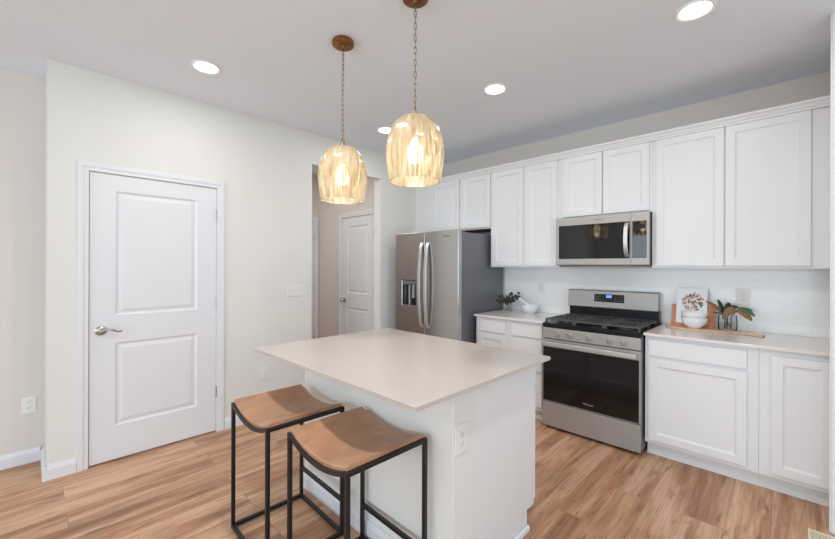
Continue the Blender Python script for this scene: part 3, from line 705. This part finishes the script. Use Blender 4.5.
# control panel with knobs
m = MB(); m.front(FACE_Y(-.646), RX0 + .002, RX1 - .002, .782, .872, .034, [], []); cp = m.build('control_panel', MT['steel'], rg, bevel=.003)
for kx in (2.050, 2.152, 2.305, 2.459, 2.558):
    m = MB(); n = 28; ring = lambda r, d, kx=kx: [(kx + r * math.cos(2 * math.pi * j / n), -.6802 - d, .828 + r * math.sin(2 * math.pi * j / n)) for j in range(n)]
    m.loft([ring(.023, 0), ring(.023, .006), ring(.019, .008), ring(.018, .026), ring(.016, .028)])
    k_ = m.build('knob', MT['steel'], cp, smooth=True)
    m = MB(); m.box(kx - .0035, kx + .0035, -.7155, -.7085, .811, .845); m.build('knob_grip', MT['chrome'], k_, bevel=.001)
# cooktop
m = MB(); m.box(RX0 - .002, RX1 + .002, -.672, -.109, .8765, .906); m.box(RX0 - .0015, RX1 + .0015, -.668, -.109, .906, .910); ct = m.build('cooktop', MT['black'], rg, bevel=.004)
for bx, by, br_ in ((2.06, -.50, .045), (2.06, -.22, .036), (2.295, -.36, .05), (2.53, -.50, .05), (2.53, -.22, .034)):
    m = MB(); m.lathe([(0, .0), (br_ + .014, 0), (br_ + .012, .008), (br_, .010), (br_, .016), (br_ - .006, .020), (0, .020)], (bx, by, .9102), 28, False); m.build('burner', MT['iron'], ct, smooth=True)
def grate(x0, x1, n_bars):
    m = MB(); y0, y1, z0, z1 = -.640, -.128, .936, .948
    w = .008
    for y in (y0, y1): m.box(x0, x1, y - w, y + w, z0, z1)
    for x in (x0 + w, x1 - w): m.box(x - w, x + w, y0, y1, z0, z1)
    for i in range(n_bars):
        x = x0 + (x1 - x0) * (i + 1) / (n_bars + 1)
        m.box(x - .006, x + .006, y0, y0 + .17, z0, z1); m.box(x - .006, x + .006, (y0 + y1) / 2 - .085, (y0 + y1) / 2 + .085, z0, z1); m.box(x - .006, x + .006, y1 - .15, y1, z0, z1)
    m.box(x0, x1, (y0 + y1) / 2 - .005, (y0 + y1) / 2 + .005, z0, z1)
    for y in (y0 + .14, y1 - .14):
        m.box(x0, x0 + .07, y - .005, y + .005, z0, z1); m.box(x1 - .07, x1, y - .005, y + .005, z0, z1)
    for x in (x0 + w, x1 - w):
        for y in (y0, (y0 + y1) / 2, y1): m.box(x - w, x + w, y - w, y + w, .9102, z0)
    return m.build('grate', MT['iron'], ct, bevel=.002)
grate(RX0 + .012, RX0 + .262, 7); grate(RX0 + .264, RX1 - .264, 6); grate(RX1 - .262, RX1 - .012, 7)
# backguard
m = MB(); m.box(RX0 + .004, RX1 - .004, -.108, -.032, .9062, 1.018); m.build('lower_backguard', MT['black'], rg, bevel=.003)
m = MB()
pr = [(-.030, 1.0185), (-.117, 1.0185), (-.121, 1.030), (-.113, 1.048), (-.105, 1.171), (-.095, 1.179), (-.030, 1.179)]
m.loft([[(x, y, z) for y, z in pr] for x in (RX0 - .010, RX1 - .010)]); bg = m.build('backguard', MT['steel'], rg, bevel=.003)
m = MB(); m.loft([[(x, y, z) for y, z in ((-.1025, 1.074), (-.1118, 1.074), (-.1080, 1.146), (-.1025, 1.146))] for x in (2.148, 2.405)]); dsp = m.build('touch_panel', MT['black_glass'], bg)
m = MB(); m.loft([[(x, y, z) for y, z in ((-.1022, 1.114), (-.1106, 1.114), (-.1092, 1.138), (-.1022, 1.138))] for x in (2.252, 2.300)]); m.build('clock_display', MT['display'], dsp)
for ks in ((2.165, 2.185, 2.205, 2.225), (2.33, 2.35, 2.37, 2.39)):
    m = MB()
    for kx in ks:
        for kz in (1.089, 1.103, 1.124): m.box(kx - .004, kx + .004, -.1122 + (kz - 1.074) * .055, -.109 + (kz - 1.074) * .055, kz - .0022, kz + .0022)
    m.build('touch_keys', MT['keys'], dsp)

# ------------------------------------------------------------------ microwave
mw = thing('microwave', 'stainless over-the-range microwave with curved handle under short cabinet', 'microwave', (2.286, -.2, 1.41))
MX0, MX1, MZ0, MZ1, MY = 1.9075, 2.6645, 1.412, 1.8405, -.375
m = MB(); m.box(MX0, MX1, MY, -.009, MZ0, MZ1); m.build('microwave_body', MT['black'], mw, bevel=.002)
m = MB(); m.front(FACE_Y(MY - .0005), MX0, 2.533, MZ0 + .004, MZ1 - .002, .026, [(MX0 + .026, 2.526, 1.468, 1.770)], [(.001, .003)]); md = m.build('microwave_door', MT['steel'], mw, bevel=.003)
m = MB(); m.box(MX0 + .028, 2.524, -.4012, -.3985, 1.470, 1.768); m.build('microwave_window', MT['black_glass'], md)
m = MB(); m.front(FACE_Y(MY - .0005), 2.535, MX1, MZ0 + .004, MZ1 - .002, .026, [(2.544, MX1 - .018, 1.470, 1.768)], [(.001, .003)]); mp_ = m.build('control_panel', MT['steel'], mw, bevel=.003)
m = MB(); m.box(2.546, MX1 - .020, -.4012, -.3985, 1.472, 1.766); kp = m.build('keypad', MT['black_glass'], mp_)
m = MB()
for i in range(3):
    for j in range(8): m.box(2.558 + i * .029, 2.569 + i * .029, -.4018, -.401, 1.49 + j * .024, 1.496 + j * .024)
m.build('key_labels', MT['keys'], kp)
m = MB(); m.box(2.556, 2.634, -.4017, -.401, 1.705, 1.742); m.build('clock_display', MT['black'], kp)
m = MB(); n = 18
m.tube([(2.507, -.403 - .048 * math.sin(math.pi * i / n) ** .5 if 0 < i < n else -.4005, 1.485 + .27 * i / n) for i in range(n + 1)], 0, rect=(.015, .007)); m.build('handle', MT['handle'], md, smooth=True, bevel=.002)
text('Whirlpool', 'logo', MT['logo_dark'], md, (2.285, -.4018, 1.805), (math.radians(90), 0, 0), .022)
m = MB(); m.box(MX0 + .04, MX1 - .04, -.36, -.05, MZ0 - .004, MZ0 - .0005); m.build('grease_filter', MT['steel_dark'], mw)

# ------------------------------------------------------------------ things on the right worktop
WT = .9143
def leaf(m, base, tip, width, droop=.0, face=Vector((.55, -.8, .35)), n=8, curl=.15):
    """a leaf blade from base to tip, its broad side turned along face, arching upwards"""
    b0, t0 = Vector(base), Vector(tip); d = t0 - b0; side = d.cross(face)
    if side.length < 1e-5: side = Vector((1, 0, 0))
    side.normalize(); nor = side.cross(d).normalized(); rows = []
    for i in range(n + 1):
        u = i / n; w = width * (math.sin(math.pi * min(1, u * .93 + .04)) ** .7) * .5
        c = b0 + d * u + Vector((0, 0, 4 * u * (1 - u) * curl * d.length - droop * u * u))
        rows.append([m.bm.verts.new(c - side * w + nor * w * .3), m.bm.verts.new(c), m.bm.verts.new(c + side * w + nor * w * .3)])
    for i in range(n):
        for j in range(2): m.bm.faces.new((rows[i][j], rows[i][j + 1], rows[i + 1][j + 1], rows[i + 1][j]))
# long wooden serving board
brd = thing('serving_board', 'long pale wooden serving board lying flat on the right worktop', 'board', (2.95, -.18, WT))
m = MB(); n = 40; pts = []
for i in range(n):
    a = 2 * math.pi * i / n; pts.append((2.955 + .225 * math.copysign(abs(math.cos(a)) ** .8, math.cos(a)), -.165 + .125 * math.copysign(abs(math.sin(a)) ** .8, math.sin(a))))
m.loft([[(x, y, WT) for x, y in pts], [(x, y, WT + .013) for x, y in pts]]); m.build('board', MT['board'], brd, bevel=.004)
m = MB(); q0, q1 = Vector((3.12, -.20, WT + .0068)), Vector((3.33, -.262, WT + .0068)); m.tube([q0, q0.lerp(q1, .5), q1], 0, rect=(.02, .0062)); m.build('handle', MT['board'], brd, bevel=.004)
BT = WT + .0135
# wooden cookbook stand
cs = thing('cookbook_stand', 'small orange wooden stand holding up the white cookbook', 'stand', (2.92, -.1, BT))
m = MB(); ly = math.tan(math.radians(12))
def lean(x, z, d): return (x, -.098 + z * ly - d, BT + z)
m.loft([[lean(x, .002, 0), lean(x, .002, .010), lean(x, .165, .010), lean(x, .165, 0)] for x in (2.758, 3.042)]); m.build('back_panel', MT['acacia'], cs, bevel=.003)
m = MB(); m.box(2.762, 3.038, -.145, -.100, BT + .0002, BT + .018); m.build('ledge', MT['acacia'], cs, bevel=.003)
# cookbook, leaning on the stand
cb_ = thing('cookbook', 'white cookbook with a round colourful dish on the cover, propped upright', 'book', (2.895, -.115, BT + .0188))
bw, bh = .098, .282
m = MB(); m.box(-bw, bw, -.011, -.0015, 0, bh); cv = m.build('pages', MT['paper']); cv.parent = cb_
m = MB(); m.box(-bw - .002, bw + .002, -.0135, -.011, 0, bh + .003); m.box(-bw - .002, bw + .002, -.0015, .0, 0, bh + .003); m.box(-bw - .0035, -bw - .002, -.0135, 0, 0, bh + .003)
cv = m.build('cover', MT['cover']); cv.parent = cb_
cb_.rotation_euler.x = -math.radians(12)
# bowls
def bowl(name, label, x, y, z, r, h, grp):
    m = MB(); pr = [(0, .0), (r * .42, 0), (r * .45, .004), (r * .78, h * .33), (r * .96, h * .7), (r, h), (r * .975, h), (r * .93, h * .7), (r * .74, h * .36), (r * .4, .010), (0, .008)]
    m.lathe(pr, (x, y, z), 40, False); o = m.build(name, MT['ceramic'], None, smooth=True); return tag(o, label, 'bowl', grp)
bowl('bowl', 'white ceramic bowl in front of the cookbook, lower one of the two', 2.930, -.225, BT + .0002, .086, .085, 'stacked white bowls')
bowl('bowl', 'white ceramic bowl in front of the cookbook, upper one of the two', 2.930, -.225, BT + .040, .0855, .088, 'stacked white bowls')
# glass vase with magnolia leaves
vx, vy = 3.125, -.165
vs = thing('glass_vase', 'round clear glass vase on the board holding broad leaves', 'vase', (vx, vy, BT))
m = MB(); m.lathe([(0, .0), (.050, 0), (.056, .006), (.059, .05), (.057, .09), (.054, .112), (.0515, .112), (.0545, .09), (.0560, .05), (.053, .010), (0, .008)], (vx, vy, BT), 36, False); m.build('vase_body', MT['glass'], vs, smooth=True)
m = MB(); m.lathe([(0, .0085), (.0525, .0105), (.0555, .05), (.0545, .055), (0, .055)], (vx, vy, BT), 36, False); m.build('water', MT['water'], vs, smooth=True)
br = thing('leaf_spray', 'broad green and brown magnolia leaves standing in the glass vase', 'foliage', (vx, vy, BT + .01))
m = MB()
for dx, dy, tx, ty, tz in ((.02, .01, -.04, -.01, .14), (-.02, .01, -.03, .01, .15), (.0, -.02, .0, .0, .13), (.02, .0, .055, -.01, .155), (-.01, -.02, .0, .01, .14)):
    m.tube([(vx + dx, vy + dy, BT + .012), (vx + tx * .4, vy + ty * .4, BT + .10), (vx + tx, vy + ty, BT + tz)], .003, 6)
m.build('stems', MT['stem'], br, smooth=True)
def leaves(mat, lst, par):
    for b0, t0, w, dr_, cu_ in lst:
        m = MB(); leaf(m, (vx + b0[0], vy + b0[1], BT + b0[2]), (vx + t0[0], vy + t0[1], BT + t0[2]), w, dr_, curl=cu_); m.build('leaf', MT[mat], par, smooth=True, solid=.0012)
leaves('leaf_b', [((-0.023, 0.000, 0.120), (-0.125, -0.030, 0.213), .034, .0, .03), ((-0.026, -0.020, 0.085), (0.064, -0.040, 0.145), .055, .0, .34), ((0.052, -0.020, 0.158), (0.140, -0.040, 0.088), .052, .0, .08)], br)
leaves('leaf_g', [((-0.023, 0.000, 0.120), (-0.116, -0.010, 0.200), .022, .0, .10), ((-0.023, 0.000, 0.120), (-0.058, 0.000, 0.225), .030, .0, .05), ((-0.017, 0.010, 0.130), (0.009, 0.020, 0.205), .040, .0, .1), ((0.000, 0.010, 0.150), (0.058, 0.020, 0.178), .035, .0, .12), ((-0.023, -0.010, 0.110), (-0.087, -0.020, 0.128), .012, .0, .1)], br)
leaves('leaf_t', [((0.058, 0.000, 0.172), (0.154, -0.020, 0.118), .036, .0, .10), ((0.070, 0.020, 0.165), (0.145, 0.010, 0.155), .018, .0, .06)], br)

# ------------------------------------------------------------------ things on the left worktop
jx, jy = 1.278, -.17
jr = thing('glass_jar', 'small clear glass jar on the left worktop beside the refrigerator', 'jar', (jx, jy, WT))
m = MB(); m.lathe([(0, 0), (.030, 0), (.034, .005), (.035, .055), (.028, .068), (.030, .078), (.028, .078), (.026, .068), (.0325, .054), (.031, .008), (0, .006)], (jx, jy, WT), 28, False); m.build('jar_body', MT['glass'], jr, smooth=True)
m = MB(); m.lathe([(0, .0065), (.0305, .0085), (.0322, .045), (0, .045)], (jx, jy, WT), 28, False); m.build('water', MT['water'], jr, smooth=True)
sp_ = thing('leaf_sprig', 'bunch of dark leafy sprigs standing in the small glass jar', 'foliage', (jx, jy, WT + .01))
m = MB(); rnd = random.Random(5); tips = []
for i in range(9):
    a = 2 * math.pi * i / 9 + .2; rr_ = .06 + .085 * rnd.random(); tz = .09 + .09 * rnd.random()
    tip = Vector((jx + rr_ * math.cos(a) * 1.05, jy + rr_ * math.sin(a) * .7, WT + tz)); tips.append(tip)
    m.tube([(jx + .012 * math.cos(a), jy + .012 * math.sin(a), WT + .012), (jx + .015 * math.cos(a), jy + .015 * math.sin(a), WT + .075), tip], .0016, 5)
m.build('stems', MT['stem'], sp_, smooth=True)
m = MB(); base = Vector((jx, jy, WT + .08))
for tip in tips:
    for k in range(7):
        u = .3 + .7 * k / 6; p_ = base.lerp(tip, u)
        d_ = Vector((rnd.uniform(-1, 1), rnd.uniform(-1, 1), rnd.uniform(-.3, 1))).normalized() * rnd.uniform(.03, .046)
        leaf(m, p_, p_ + d_, .024, n=4)
fo = m.build('leaves', MT['leaf_dark'], sp_, smooth=True, solid=.0006)
mo = thing('mortar', 'white stone mortar on the left worktop beside the glass jar', 'mortar', (1.385, -.145, WT))
mx_, my_ = 1.515, -.15
mo.location = (mx_, my_, WT)
m = MB(); m.lathe([(0, 0), (.050, 0), (.056, .006), (.076, .028), (.088, .058), (.090, .086), (.084, .086), (.080, .058), (.064, .030), (0, .018)], (mx_, my_, WT), 36, False); m.build('mortar_bowl', MT['ceramic'], mo, smooth=True)
pe = thing('pestle', 'white pestle leaning out of the mortar', 'pestle', (mx_, my_, WT + .04))
m = MB(); m.tube([(mx_ + .025, my_, WT + .045), (mx_ + .005, my_, WT + .058), (mx_ - .05, my_ - .005, WT + .100), (mx_ - .11, my_ - .01, WT + .138), (mx_ - .125, my_ - .012, WT + .147)], [.014, .018, .010, .013, .007], 14); m.build('pestle_rod', MT['ceramic'], pe, smooth=True)

# ------------------------------------------------------------------ floor vent
fv = thing('floor_vent', 'beige slatted floor vent at the bottom right, by the trim board', 'vent', (3.66, -.965, 0))
m = MB(); m.box(3.526, 3.80, -1.02, -1.012, .0004, .006); m.box(3.526, 3.80, -.908, -.900, .0004, .006); m.box(3.526, 3.534, -1.012, -.908, .0004, .006); m.box(3.792, 3.80, -1.012, -.908, .0004, .006); m.build('vent_frame', MT['vent'], fv, bevel=.001)
for i in range(5):
    y = -.997 + i * .0195
    m = MB(); m.box(3.5342, 3.7918, y - .0045, y + .0045, .0012, .0052); m.build('slat', MT['vent'], fv)
m = MB(); m.box(3.5342, 3.7918, -1.0118, -.9082, .0002, .0010); m.build('vent_shade', MT['slat_dark'], fv)  # flat sheet, its dark colour stands in for the shade below the slats
